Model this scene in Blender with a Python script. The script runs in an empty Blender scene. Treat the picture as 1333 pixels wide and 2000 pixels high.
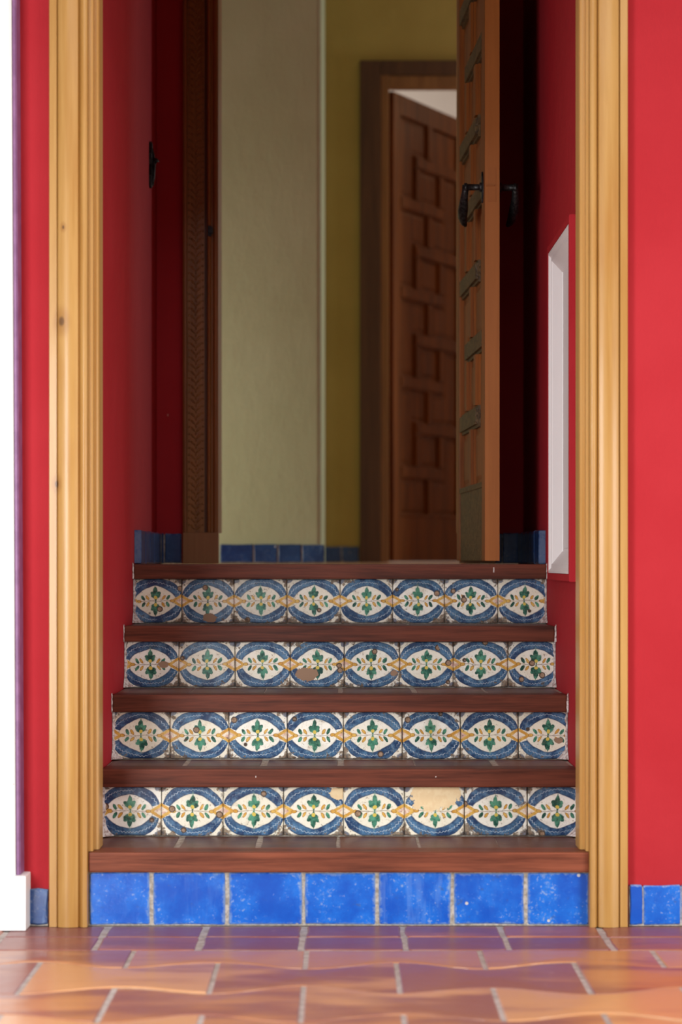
import bpy, bmesh, math, random
from math import sin, cos, pi, radians
from mathutils import Vector, Matrix

random.seed(7)
sc = bpy.context.scene
col = sc.collection

# ------------------------------------------------------------------ camera
# one "unit" of depth is 5.082 m; the lens has a focal length of 4235 px on the 1333 px wide frame
FPX, U, S = 4235.0, 5.082, 0.0012
VX, HY = 664.5, 1094.0
ZC = 0.8767
cam_d = bpy.data.cameras.new('camera')
cam = bpy.data.objects.new('camera', cam_d)
col.objects.link(cam)
sc.camera = cam
cam.location = (0, 0, ZC)
cam.rotation_euler = (pi / 2, 0, 0)
cam_d.sensor_fit = 'HORIZONTAL'
cam_d.sensor_width = 36.0
cam_d.lens = FPX * 36.0 / 1333.0
cam_d.shift_x = (666.5 - VX) / 1333.0
cam_d.shift_y = (HY - 1000.0) / 1333.0
cam_d.clip_end = 100
cam_d.dof.use_dof = True
cam_d.dof.focus_distance = 1.165 * U
cam_d.dof.aperture_fstop = 3.9

# ------------------------------------------------------------------ world, lamps, exposure
sc.view_settings.view_transform = 'Standard'
sc.view_settings.look = 'None'
sc.view_settings.gamma = 1.0
sc.view_settings.use_curve_mapping = False
sc.view_settings.exposure = 0.0

w = bpy.data.worlds.new('world')
sc.world = w
w.use_nodes = True
bg = w.node_tree.nodes['Background']
bg.inputs['Color'].default_value = (0.93, 0.97, 1.0, 1)
bg.inputs['Strength'].default_value = .26


def area(name, loc, target, sx, sy, power, color):
    l = bpy.data.lights.new(name, 'AREA')
    l.shape = 'RECTANGLE'
    l.size, l.size_y, l.energy, l.color = sx, sy, power, color
    o = bpy.data.objects.new(name, l)
    o.location = loc
    d = Vector(target) - Vector(loc)
    o.rotation_euler = d.to_track_quat('-Z', 'Y').to_euler()
    col.objects.link(o)
    return o


area('assumed_right_light', (2.5, 3.1, .75), (0.5, 5.2, 0.7), 1.1, 1.3, 62, (1.0, 0.97, 0.94))  # unseen lamp assumed at the right of the front room; no window is built
area('left_fill_light', (-1.35, 2.7, .95), (0.1, 5.6, 0.8), .8, 1.4, 66, (0.98, 0.99, 1.0))  # unseen lamp added to brighten the risers and white panel; no window here
area('floor_fill_light', (0.2, 3.5, 2.6), (0.2, 3.6, 0), 2.2, .9, 24, (1.0, 0.99, 0.97))  # unseen lamp added to brighten the floor; the ceiling has no opening
area('assumed_hall_light', (2.95, 9.95, 2.0), (-0.4, 9.2, 1.5), .7, 1.6, 32, (0.86, 0.95, 1.0))  # unseen lamp assumed for the cream corner's cool edge; hall has no window
area('hall_side_fill_light', (-2.0, 7.7, 1.2), (0.0, 8.9, 1.2), .6, .9, 21, (0.92, 1.0, 0.86))  # unseen lamp added to brighten the cream hall wall
area('far_door_fill_light', (1.5, 11.3, 3.4), (1.2, 11.3, 0), .5, .5, 3.2, (1.0, .74, .46))  # unseen lamp added so that the far door's relief shows
area('assumed_back_room_light', (-.9, 12.6, 2.4), (0.9, 13.0, 3.3), 1.0, 1.4, 30, (1.0, 0.90, 0.80))  # unseen lamp assumed to light the back room ceiling; its walls have no window

# ------------------------------------------------------------------ helpers


def X(px, d): return (px - VX) * d * S
def Z(py, d): return ZC - (py - HY) * d * S
def Y(d): return U * d


def link(name, me, mat=None, parent=None, loc=None):
    o = bpy.data.objects.new(name, me)
    col.objects.link(o)
    if mat is not None and me is not None and len(me.materials) == 0:
        me.materials.append(mat)
    if parent is not None:
        o.parent = parent
    if loc is not None:
        o.location = loc
    return o


def tag(o, label=None, cat=None, kind=None, group=None):
    if label: o['label'] = label
    if cat: o['category'] = cat
    if kind: o['kind'] = kind
    if group: o['group'] = group
    return o


def empty(name, loc=(0, 0, 0), rz=0.0):
    o = bpy.data.objects.new(name, None)
    o.empty_display_size = 0.1
    o.location = loc
    o.rotation_euler = (0, 0, rz)
    col.objects.link(o)
    return o


def bm_mesh(name, bm, smooth=False):
    bmesh.ops.recalc_face_normals(bm, faces=bm.faces)
    me = bpy.data.meshes.new(name)
    bm.to_mesh(me)
    bm.free()
    if smooth:
        for p in me.polygons:
            p.use_smooth = True
    return me


def add_box(bm, x0, x1, y0, y1, z0, z1):
    v = [bm.verts.new((x, y, z)) for x in (x0, x1) for y in (y0, y1) for z in (z0, z1)]
    for q in ((0, 1, 3, 2), (4, 6, 7, 5), (0, 4, 5, 1), (2, 3, 7, 6), (0, 2, 6, 4), (1, 5, 7, 3)):
        bm.faces.new([v[i] for i in q])
    return v


def box(name, b, mat, parent=None, bevel=0.0, loc=None):
    bm = bmesh.new()
    add_box(bm, *b)
    if bevel:
        bmesh.ops.bevel(bm, geom=bm.edges[:], offset=bevel, segments=2, affect='EDGES', profile=0.6)
    return link(name, bm_mesh(name, bm), mat, parent, loc)


def boxes(name, bl, mat, parent=None):
    bm = bmesh.new()
    for b in bl:
        add_box(bm, *b)
    return link(name, bm_mesh(name, bm), mat, parent)


def extrude_profile(bm, pts, a0, a1, axis='z'):
    """closed profile extruded along an axis; pts are the two other coordinates"""
    def co(p, a):
        if axis == 'z': return (p[0], p[1], a)
        if axis == 'x': return (a, p[0], p[1])
        return (p[0], a, p[1])
    lo = [bm.verts.new(co(p, a0)) for p in pts]
    hi = [bm.verts.new(co(p, a1)) for p in pts]
    n = len(pts)
    for i in range(n):
        j = (i + 1) % n
        bm.faces.new((lo[i], lo[j], hi[j], hi[i]))
    bm.faces.new(lo[::-1])
    bm.faces.new(hi)


def profile(name, pts, a0, a1, axis, mat, parent=None, smooth=False):
    bm = bmesh.new()
    extrude_profile(bm, pts, a0, a1, axis)
    me = bm_mesh(name, bm)
    o = link(name, me, mat, parent)
    if smooth:
        for p in me.polygons: p.use_smooth = True
        me.set_sharp_from_angle(angle=radians(28))
    return o


def slab(pts, thick, bev, dome=0.0):
    """outline in the local XY plane, front face at z = thick, softened rim"""
    bm = bmesh.new()
    n = len(pts)
    cx = sum(p[0] for p in pts) / n
    cy = sum(p[1] for p in pts) / n

    def inset(p):
        dx, dy = cx - p[0], cy - p[1]
        L = math.hypot(dx, dy) or 1
        return (p[0] + dx / L * bev * 1.3, p[1] + dy / L * bev * 1.3)
    r0 = [bm.verts.new((p[0], p[1], 0)) for p in pts]
    r1 = [bm.verts.new((p[0], p[1], thick - bev)) for p in pts]
    r2 = [bm.verts.new((*inset(p), thick)) for p in pts]
    for i in range(n):
        j = (i + 1) % n
        bm.faces.new((r0[i], r0[j], r1[j], r1[i]))
        bm.faces.new((r1[i], r1[j], r2[j], r2[i]))
    if dome:
        c = bm.verts.new((cx, cy, thick + dome))
        for i in range(n):
            bm.faces.new((r2[i], r2[(i + 1) % n], c))
    else:
        bm.faces.new(r2)
    bmesh.ops.recalc_face_normals(bm, faces=bm.faces)
    return bm


def facing(bm):
    """local XY slab -> upright slab whose front looks towards -Y (x stays, y -> z)"""
    bm.transform(Matrix(((1, 0, 0, 0), (0, 0, -1, 0), (0, 1, 0, 0), (0, 0, 0, 1))))
    return bm


def wobble_rect(x0, x1, y0, y1, r, rnd):
    """rectangle with slightly uneven sides and clipped corners"""
    j = lambda: rnd.uniform(-r, r)
    c = r * 1.6
    xm, ym = (x0 + x1) / 2, (y0 + y1) / 2
    return [(x0 + c, y0 + j()), (xm + j(), y0 + j()), (x1 - c, y0 + j()), (x1 + j() * .6, y0 + c), (x1 + j(), ym), (x1 + j() * .6, y1 - c),
            (x1 - c, y1 + j()), (xm, y1 + j()), (x0 + c, y1 + j()), (x0 + j() * .6, y1 - c), (x0 + j(), ym), (x0 + j() * .6, y0 + c)]


def tube(bm, path, radii, n=10):
    rings = []
    for i, p in enumerate(path):
        p = Vector(p)
        a = Vector(path[max(i - 1, 0)])
        b = Vector(path[min(i + 1, len(path) - 1)])
        t = (b - a).normalized()
        s = t.orthogonal().normalized() if abs(t.z) > .99 else t.cross(Vector((0, 0, 1))).normalized()
        u = s.cross(t)
        rings.append([bm.verts.new(p + (s * cos(2 * pi * k / n) + u * sin(2 * pi * k / n)) * radii[i]) for k in range(n)])
    for i in range(len(rings) - 1):
        for k in range(n):
            bm.faces.new((rings[i][k], rings[i][(k + 1) % n], rings[i + 1][(k + 1) % n], rings[i + 1][k]))
    bm.faces.new(rings[0][::-1])
    bm.faces.new(rings[-1])


# ------------------------------------------------------------------ node maths
class E:
    """a float socket in a node tree with arithmetic"""
    def __init__(s, nt, k): s.nt, s.k = nt, k

    def _m(s, op, *a, clamp=False):
        n = s.nt.nodes.new('ShaderNodeMath')
        n.operation = op
        n.use_clamp = clamp
        for i, v in enumerate((s,) + a):
            if isinstance(v, E): s.nt.links.new(v.k, n.inputs[i])
            else: n.inputs[i].default_value = v
        return E(s.nt, n.outputs[0])

    def __add__(s, o): return s._m('ADD', o)
    __radd__ = __add__
    def __sub__(s, o): return s._m('SUBTRACT', o)
    def __rsub__(s, o): return (s * -1.0) + o
    def __mul__(s, o): return s._m('MULTIPLY', o)
    __rmul__ = __mul__
    def __truediv__(s, o): return s._m('DIVIDE', o)
    def __pow__(s, o): return s._m('POWER', o)
    def abs(s): return s._m('ABSOLUTE')
    def sqrt(s): return s._m('SQRT')
    def max(s, o): return s._m('MAXIMUM', o)
    def min(s, o): return s._m('MINIMUM', o)
    def gt(s, o): return s._m('GREATER_THAN', o)
    def lt(s, o): return s._m('LESS_THAN', o)
    def clamp(s): return s._m('ADD', 0.0, clamp=True)
    def atan2(s, o): return s._m('ARCTAN2', o)
    def pingpong(s, o): return s._m('PINGPONG', o)

    def step(s, lo, hi):
        """smooth 0..1 as the value passes lo..hi (lo > hi gives the falling ramp)"""
        n = s.nt.nodes.new('ShaderNodeMapRange')
        n.interpolation_type = 'SMOOTHSTEP'
        if lo > hi:
            n.inputs[1].default_value, n.inputs[2].default_value = hi, lo
            n.inputs[3].default_value, n.inputs[4].default_value = 1, 0
        else:
            n.inputs[1].default_value, n.inputs[2].default_value = lo, hi
        s.nt.links.new(s.k, n.inputs[0])
        return E(s.nt, n.outputs[0])


class M:
    def __init__(s, name, rough=0.5, spec=0.5, coat=0.0, coat_rough=0.1):
        s.mat = bpy.data.materials.new(name)
        s.mat.use_nodes = True
        s.nt = s.mat.node_tree
        s.b = s.nt.nodes['Principled BSDF']
        s.b.inputs['Roughness'].default_value = rough
        s.b.inputs['Specular IOR Level'].default_value = spec
        s.b.inputs['Coat Weight'].default_value = coat
        s.b.inputs['Coat Roughness'].default_value = coat_rough
        s.tc = s.nt.nodes.new('ShaderNodeTexCoord')
        s.oi = s.nt.nodes.new('ShaderNodeObjectInfo')

    def coords(s, kind='Object', scale=(1, 1, 1), offset=None):
        m = s.nt.nodes.new('ShaderNodeMapping')
        m.inputs['Scale'].default_value = scale
        s.nt.links.new(s.tc.outputs[kind], m.inputs[0])
        if offset is not None:
            a = s.nt.nodes.new('ShaderNodeVectorMath')
            a.operation = 'ADD'
            s.nt.links.new(m.outputs[0], a.inputs[0])
            c = s.nt.nodes.new('ShaderNodeCombineXYZ')
            for i, f in enumerate((37.0, 11.0, 53.0)):
                s.nt.links.new((offset * f).k, c.inputs[i])
            s.nt.links.new(c.outputs[0], a.inputs[1])
            return a.outputs[0]
        return m.outputs[0]

    def rand(s): return E(s.nt, s.oi.outputs['Random'])

    def xyz(s, vec):
        n = s.nt.nodes.new('ShaderNodeSeparateXYZ')
        s.nt.links.new(vec, n.inputs[0])
        return [E(s.nt, o) for o in n.outputs]

    def noise(s, vec, scale, detail=3.0, rough=0.55, dist=0.0, color=False):
        n = s.nt.nodes.new('ShaderNodeTexNoise')
        s.nt.links.new(vec, n.inputs['Vector'])
        n.inputs['Scale'].default_value = scale
        n.inputs['Detail'].default_value = detail
        n.inputs['Roughness'].default_value = rough
        n.inputs['Distortion'].default_value = dist
        return n.outputs['Color'] if color else E(s.nt, n.outputs[0])

    def voronoi(s, vec, scale, randomness=1.0):
        n = s.nt.nodes.new('ShaderNodeTexVoronoi')
        s.nt.links.new(vec, n.inputs['Vector'])
        n.inputs['Scale'].default_value = scale
        n.inputs['Randomness'].default_value = randomness
        q = s.nt.nodes.new('ShaderNodeSeparateColor')
        s.nt.links.new(n.outputs['Color'], q.inputs[0])
        return E(s.nt, n.outputs['Distance']), E(s.nt, q.outputs[0])

    def mix(s, f, a, b, mode='MIX'):
        n = s.nt.nodes.new('ShaderNodeMix')
        n.data_type = 'RGBA'
        n.blend_type = mode
        for sock, v in ((n.inputs[0], f), (n.inputs[6], a), (n.inputs[7], b)):
            if isinstance(v, E): s.nt.links.new(v.k, sock)
            elif isinstance(v, (int, float)): sock.default_value = v
            elif isinstance(v, tuple): sock.default_value = (*v[:3], 1)
            else: s.nt.links.new(v, sock)
        return n.outputs[2]

    def color(s, c):
        if isinstance(c, tuple): s.b.inputs['Base Color'].default_value = (*c, 1)
        else: s.nt.links.new(c, s.b.inputs['Base Color'])
        return s

    def roughness(s, e):
        s.nt.links.new(e.k, s.b.inputs['Roughness'])
        return s

    def bump(s, h, dist=0.002, strength=0.6):
        n = s.nt.nodes.new('ShaderNodeBump')
        n.inputs['Distance'].default_value = dist
        n.inputs['Strength'].default_value = strength
        s.nt.links.new(h.k, n.inputs['Height'])
        s.nt.links.new(n.outputs[0], s.b.inputs['Normal'])
        return s


def srgb(r, g, b):
    f = lambda c: c / 255 / 12.92 if c <= 10 else ((c / 255 + .055) / 1.055) ** 2.4
    return (f(r), f(g), f(b))


# ------------------------------------------------------------------ materials
def plaster(name, c0, c1, rough=0.6, scuff=(0.7, 0.5, 0.45), scuffs=0.0):
    m = M(name, rough, 0.10)
    v = m.coords()
    n1 = m.noise(v, 2.2, 4)
    c = m.mix(n1.step(.3, .7), c0, c1)
    if scuffs:
        d, r = m.voronoi(m.coords(scale=(1, 1, .6)), 9.0)
        f = d.step(.05, .03) * r.gt(1 - scuffs)
        c = m.mix(f, c, scuff)
    m.color(c)
    big = m.noise(v, 9, 3)
    fine = m.noise(m.coords(scale=(1, 1, .5)), 70, 3)
    m.bump(big * 2.0 + fine * .4 + m.noise(m.coords(scale=(1.6, 1, .7)), 24, 3) * .7, .0035, .5)
    return m.mat


RED = plaster('red_plaster', (.40, .021, .029), (.435, .027, .036), .75, scuffs=.14)
CREAM = plaster('cream_plaster', (.52, .56, .35), (.57, .61, .40), .8)
OCHRE = plaster('ochre_plaster', (.47, .34, .10), (.53, .39, .12), .8)
WHITE_PLASTER = plaster('white_plaster', (.72, .69, .66), (.76, .73, .70), .8)


def wood(name, ca, cb, axis, rough, coat=0.0, grain=26, knots=(), blotch=None, spec=.4):
    m = M(name, rough, spec, coat, .12)
    sc_ = {'z': (1, 1, .05), 'x': (.05, 1, 1), 'y': (1, .05, 1)}[axis]
    r = m.rand()
    v = m.coords(scale=sc_, offset=r)
    a = m.noise(v, grain, 5, .6, .6)
    b = m.noise(v, grain * 5, 3, .6)
    f = (a * .75 + b * .35).step(.3, .75)
    c = m.mix(f, ca, cb)
    if blotch:
        n = m.noise(m.coords(scale={'z': (1, 1, .25), 'x': (.25, 1, 1), 'y': (1, .25, 1)}[axis], offset=r), 7, 3)
        c = m.mix(n.step(.5, .75) * .6, c, blotch)
    if knots:                                                      # two dark knots in the board, streaks flowing round them
        x, _, z = m.xyz(m.tc.outputs['Object'])
        for kx, kz, kr in knots:
            d = (((x - kx) / kr) ** 2.0 + ((z - kz) / (kr * 1.7)) ** 2.0).sqrt() + (a - .5) * .5
            c = m.mix(d.step(2.6, .9) * .55, c, (.30, .13, .03))
            c = m.mix(d.step(.9, .4) * .8, c, (.10, .045, .018))
    m.color(c)
    m.bump(a + b * .5, .0012, .35)
    return m.mat


PINE = wood('varnished_pine', (.39, .19, .040), (.50, .285, .085), 'z', .38, .15, 20, knots=((-.664, 1.446, .011), (-.676, 1.058, .007), (-.660, 1.67, .004)), blotch=(.37, .16, .03))
PINE_JAMB = wood('varnished_pine_jamb', (.53, .27, .062), (.60, .35, .12), 'z', .38, .15, 16)
PINE_HEAD = wood('varnished_pine_head', (.39, .19, .040), (.50, .285, .085), 'x', .38, .15, 20)
NOSING = wood('mahogany_nosing', (.045, .012, .007), (.155, .040, .021), 'x', .50, .02, 38, blotch=(.034, .011, .008), spec=.2)
NOSING_LIT = wood('lit_mahogany_nosing', (.085, .022, .012), (.27, .078, .040), 'x', .50, .02, 38, blotch=(.060, .018, .012), spec=.2)  # lighter copy of the nosing wood; light on the bottom step put into the colour
DOORWOOD = wood('walnut_door', (.12, .032, .006), (.27, .080, .013), 'z', .5, .0, 22, spec=.2)
EDGEWOOD = wood('pale_door_edge', (.27, .082, .012), (.34, .112, .020), 'z', .5, .03, 18)  # lighter brown than the door's faces
DARKWOOD = wood('dark_casing_wood', (.070, .028, .012), (.13, .055, .022), 'z', .5, .03, 22)
FRAMEWOOD = wood('brown_casing_wood', (.20, .080, .022), (.34, .145, .044), 'z', .45, .08, 22)
PLINTHWOOD = wood('plain_plinth_wood', (.25, .12, .045), (.32, .16, .065), 'z', .6, .05, 16)
CARVED = wood('carved_wood', (.16, .068, .016), (.34, .150, .036), 'z', .42, .1, 40)
# rough carved rails: fine chiselled relief
m = M('chiselled_wood', .55, .4)
v = m.coords()
a = m.noise(v, 45, 3, .6, 1.5)
m.color(m.mix(a.step(.35, .65), (.040, .021, .007), (.125, .070, .023)))
m.bump(a, .006, .9)
CHISEL = m.mat

m = M('white_gloss_paint', .42, .5)
v = m.coords()
d, r = m.voronoi(v, 26)
m.color(m.mix(d.step(.05, .03) * r.gt(.95), m.mix(m.noise(v, 8, 3).step(.3, .7), (.89, .90, .90), (.91, .92, .92)), (.35, .22, .2)))
m.bump(m.noise(m.coords(scale=(1, 1, .1)), 40, 2), .0004, .2)
WHITE = m.mat
m = M('mauve_paint', .5, .5)
m.color(m.mix(m.noise(m.coords(), 25, 3).step(.35, .65), (.20, .085, .20), (.26, .12, .26)))
MAUVE = m.mat
m = M('black_iron', .42, .5)
m.b.inputs['Metallic'].default_value = .6
n = m.noise(m.coords(), 120, 3)
m.color(m.mix(n.step(.4, .6), (.010, .010, .010), (.035, .035, .036))).bump(n, .001, .5)
IRON = m.mat
m = M('brass', .35, .5)
m.b.inputs['Metallic'].default_value = 1
m.color(m.mix(m.noise(m.coords(), 60).step(.4, .6), (.45, .28, .12), (.6, .4, .2)))
BRASS = m.mat
m = M('grey_mortar', .9, .2)
v = m.coords()
n = m.noise(v, 90, 4)
m.color(m.mix(n.step(.3, .7), (.26, .225, .18), (.52, .47, .41))).bump(n, .003, .8)
MORTAR = m.mat
m = M('floor_grout', .9, .2)
v = m.coords()
n = m.noise(v, 40, 4)
m.color(m.mix(n.step(.3, .7), (.36, .31, .28), (.52, .47, .44))).bump(n, .003, .8)
GROUT = m.mat
m = M('chipped_plaster', .85, .2)
v = m.coords()
n = m.noise(v, 120, 4)
m.color(m.mix(n.step(.35, .6), (.34, .24, .22), (.66, .60, .58))).bump(n, .004, .9)
CHIPPED = m.mat

# glazed blue tiles
def blue_glaze(name, ca, cb, cl, cs, ce):
    m = M(name, .22, .5, .3, .08)
    r = m.rand()
    v = m.coords(offset=r)
    n1 = m.noise(v, 11, 5, .65)
    n2 = m.noise(v, 60, 4, .7)
    c = m.mix(n1.step(.3, .72), ca, cb)
    c = m.mix((n2 * .75 + n1 * .3).step(.58, .72) * .5, c, cl)
    fl = m.noise(v, 130, 3, .7)
    c = m.mix((fl + (n1 - .5) * .6).step(.61, .72) * .55, c, cs)
    drip = m.noise(m.coords(scale=(1, 1, .12), offset=r), 45, 4, .6)
    c = m.mix(r.step(.86, .97) * drip.step(.50, .66) * .3, c, (.26, .42, .68))
    dark = m.noise(m.coords(scale=(1, 1, 1.6), offset=r), 26, 4, .7)
    c = m.mix(dark.step(.62, .72) * .5, c, (.05, .09, .20))
    g = m.xyz(m.tc.outputs['Generated'])
    edge = ((g[0] - .5).abs()).max((g[2] - .5).abs())
    c = m.mix((edge + (n2 - .5) * .16).step(.45, .5) * .7, c, ce)
    d, rr = m.voronoi(v, 26)
    pit = d.step(.12, .08) * rr.gt(.80)
    c = m.mix(pit, c, (.55, .55, .55))
    m.color(c).bump(n1 + n2 * .25 - pit * .8, .003, .5)
    return m.mat


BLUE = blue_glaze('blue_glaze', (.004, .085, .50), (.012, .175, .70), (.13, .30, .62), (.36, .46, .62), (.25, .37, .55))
BLUE_SHADED = blue_glaze('shaded_blue_glaze', (.004, .032, .14), (.012, .070, .25), (.05, .12, .27), (.20, .26, .36), (.13, .19, .29))  # darker copy of the blue glaze; shade on these baseboards put into the colour

# waxed terracotta
def terracotta(name, ca, cb, cc, rough=.3, coat=.35):
    m = M(name, rough, .5, coat, .22)
    r = m.rand()
    v = m.coords(offset=r)
    n1 = m.noise(v, 6, 4, .6)
    n2 = m.noise(v, 40, 4, .6)
    c = m.mix((n1 * .5 + r * .6).step(.35, .75), ca, cb)
    c = m.mix((m.noise(m.coords(scale=(.6, 2.2, 1), offset=r), 4, 3) + (r * 7.0).pingpong(1.0) * .34).step(.60, .82) * .9, c, cc)
    c = m.mix(n2.step(.6, .8) * .35, c, (.60, .34, .22))
    m.color(c)
    m.roughness(n1 * .25 + (rough - .1))
    m.bump(m.noise(v, 9, 2) * 2.5 + n2 * .25, .003, .35)
    return m.mat


TERRA = terracotta('waxed_terracotta', (.52, .22, .085), (.64, .32, .14), (.29, .10, .070), .36)
TERRA_EDGE = terracotta('waxed_terracotta_border', (.36, .12, .065), (.25, .085, .07), (.23, .08, .07), .42, .2)
TERRA_STEP = terracotta('step_terracotta', (.13, .046, .026), (.17, .064, .037), (.09, .034, .026), .46, .08)


# hand painted majolica: everything is drawn with maths on the tile's own coordinates
def majolica(name, hw, hh):
    m = M(name, .25, .5, .25, .1)
    oc = m.nt.nodes.new('ShaderNodeSeparateColor')
    m.nt.links.new(m.oi.outputs['Color'], oc.inputs[0])
    seed, pu, pv = [E(m.nt, o) for o in oc.outputs]
    pr = E(m.nt, m.oi.outputs['Alpha'])
    base = m.coords(offset=seed)
    x, _, z = m.xyz(m.tc.outputs['Object'])
    warp = m.nt.nodes.new('ShaderNodeSeparateColor')
    m.nt.links.new(m.noise(base, 22, 3, .5, color=True), warp.inputs[0])
    wu, wv = E(m.nt, warp.outputs[0]), E(m.nt, warp.outputs[1])
    u0, v0 = x / hw, z / hh
    u = u0 + (wu - .5) * .16 + (seed - .5) * .05
    v = v0 + (wv - .5) * .17
    au, av = u.abs(), v.abs()
    fine = m.noise(base, 160, 4, .7)
    mid = m.noise(base, 55, 4, .65)
    big = m.noise(base, 17, 3, .5)

    # tin glaze ground
    c = m.mix((big * .6 + seed * .4).step(.3, .7), (.82, .78, .64), (.91, .90, .82))
    c = m.mix((mid * .6 + fine * .4).step(.50, .66) * .45, c, (.62, .50, .33))

    def put(c, mask, colr): return m.mix(mask, c, colr)

    def ell(cu, cv, ru, rv, ang=0.0):
        du, dv = au - cu, av - cv
        if ang:
            ca, sa = cos(ang), sin(ang)
            du, dv = du * ca + dv * sa, dv * ca - du * sa
        return ((du / ru) ** 2.0 + (dv / rv) ** 2.0).sqrt()

    # blue garlands above and below the almond
    outer = ((au / 1.03) ** 2.35 + (av / 1.05) ** 2.35) ** .43
    lens = (au / .81) ** 1.42 + (av / .70) ** 1.75
    ends = (av - .16 - (au - .7).max(0.0) * .38)
    band = outer.step(1.0, .975) * lens.step(.98, 1.03) * ends.step(-.015, .02)
    wash = (mid * .6 + big * .5)
    bc = m.mix(wash.step(.42, .68), (.014, .046, .125), (.080, .20, .36))
    rim = (outer.step(.93, .99)).max(lens.step(1.16, 1.02))
    bc = m.mix(rim * .6, bc, (.014, .030, .085))
    bc = m.mix((fine * .5 + mid * .5).step(.50, .64) * .55, bc, (.22, .33, .44))
    bc = m.mix((big + (fine - .5) * .5).step(.60, .74) * .55, bc, (.020, .030, .055))
    ang = v.atan2(u)
    zig = (ang * 7.5 + big * 2.2).pingpong(.5) * .11 - .028
    mid_r = ((au / .97) ** 2.0 + (av / .85) ** 2.0).sqrt() - 1.0 + zig + (mid - .5) * .06
    line = mid_r.abs().step(.019, .008)
    bc = m.mix(line * big.step(.3, .45) * .85, bc, (.48, .58, .66))
    c = put(c, band * (fine.step(.20, .34)), bc)
    # thin line round the almond
    c = put(c, (lens - 1.0).abs().step(.05, .01) * .5, (.10, .13, .18))

    # corner sprigs
    cd = (((1.0 - au) / .17) ** 2.0 + ((1.0 - av) / .20) ** 2.0).sqrt() + (mid - .5) * .9
    c = put(c, cd.step(1.15, .9) * .85, m.mix(mid.step(.4, .6), (.05, .07, .14), (.16, .20, .28)))

    # yellow knots where tiles meet, with the bud pointing inwards
    du = 1.0 - u0.abs()
    dm = du / .40 + v0.abs() / .30 + (mid - .5) * .30
    yel = m.mix(mid.step(.35, .65), (.58, .29, .045), (.72, .47, .12))
    c = put(c, dm.step(1.06, .98), yel)
    c = put(c, (dm + (u0.abs() * 40.0).pingpong(1.0) * .06).step(.62, .54), m.mix(mid.step(.45, .6), (.82, .74, .60), (.66, .42, .34)))
    bud = ell(.63, .0, .090, .070)
    c = put(c, bud.step(1.12, 1.0), (.30, .13, .03))
    c = put(c, bud.step(.92, .8), yel)

    # stem, leaves, buds, palmettes
    stem = (av + (mid - .5) * .02).step(.016, .006) * au.step(.60, .56)
    c = put(c, stem * .75, (.12, .07, .05))
    tw = ((av - (au - .15) * .55).abs().step(.014, .006)) * au.step(.40, .36) * au.step(.14, .2)
    c = put(c, tw * .5, (.14, .10, .06))
    green = m.mix((mid * .7 + fine * .2 + big * .25).step(.46, .70), (.006, .060, .045), (.095, .34, .22))
    gl = ell(.47, .16, .060, .135, -.45) + (mid - .5) * .4
    c = put(c, gl.step(1.1, .85), green)
    yl = ell(.305, .16, .045, .115, -.50)
    c = put(c, yl.step(1.15, 1.0), (.33, .14, .03))
    c = put(c, yl.step(.92, .8), yel)
    rag = (mid - .5) * .75
    pal = ell(0.0, .25, .18, .14).min(ell(.115, .32, .075, .115, -.5)).min(ell(0.0, .42, .085, .21)) + rag * 1.25
    pal = pal.min((au / .12 + ((av - .33).abs() / .37)) + (mid - .5) * .3)
    halo = pal.step(1.55, 1.0) * big.step(.42, .6)
    c = put(c, halo * .4, (.34, .58, .46))
    c = put(c, pal.step(1.08, .86), green)
    c = put(c, (pal - .95).abs().step(.10, .03) * .45, (.01, .07, .05))
    core = ell(0.0, .155, .062, .075)
    c = put(c, core.step(1.1, .9), (.66, .52, .10))

    # wear: pin holes, fallen glaze near the rim, dirt
    hd, hr = m.voronoi(base, 34)
    hole = hd.step(.25, .18) * hr.gt(.90)
    hrim = hd.step(.33, .27) * hr.gt(.90)
    c = put(c, hrim, (.07, .045, .03))
    c = put(c, hole, m.mix(fine.step(.4, .6), (.24, .145, .085), (.40, .27, .18)))
    edge = u0.abs().max(v0.abs()) * .55 + u0.abs() * v0.abs() * .5 - v0 * .05
    dirt = (edge * .42 + mid * .55 + fine * .18 + (big - .5) * .25)
    chip = dirt.step(.705, .76)
    c = put(c, chip * .85, m.mix(fine.step(.42, .58), (.035, .024, .017), (.24, .15, .075)))
    speck = (fine + (mid - .5) * .35 + edge * .07).step(.665, .70)
    c = put(c, speck * .75, (.06, .04, .03))
    crackle = (m.noise(base, 75, 2, .5, .8) - .5).abs().step(.012, .003)
    c = put(c, crackle * .28, (.20, .15, .11))
    c = m.mix(seed.step(.2, .9) * big.step(.45, .7) * .30, c, (.50, .38, .24), 'MULTIPLY')
    # a lost piece of glaze on the tiles that have one
    pd = (((u0 - (pu * 2.0 - 1.0)) / (pr * 1.25 + .001)) ** 2.0 + ((v0 - (pv * 2.0 - 1.0)) / (pr + .001)) ** 2.0).sqrt() + (mid - .5) * 1.3 + (big - .5) * 1.1
    pm = pd.step(1.03, .98) * pr.gt(.02) * pr.lt(.97)
    light = pv.gt(.5)
    pc = m.mix(light, (.30, .185, .115), m.mix(mid.step(.4, .6), (.76, .57, .33), (.80, .63, .38)))
    c = put(c, pm, pc)
    m.color(c)
    m.roughness(chip.max(hole).max(pm) * .5 + .24)
    m.bump(big * 1.0 + mid * .25 - chip * .5 - hole * 1.0 - pm * .8, .0025, .55)
    return m.mat


MAJOLICA = majolica('painted_majolica', .0766, .0635)

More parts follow.
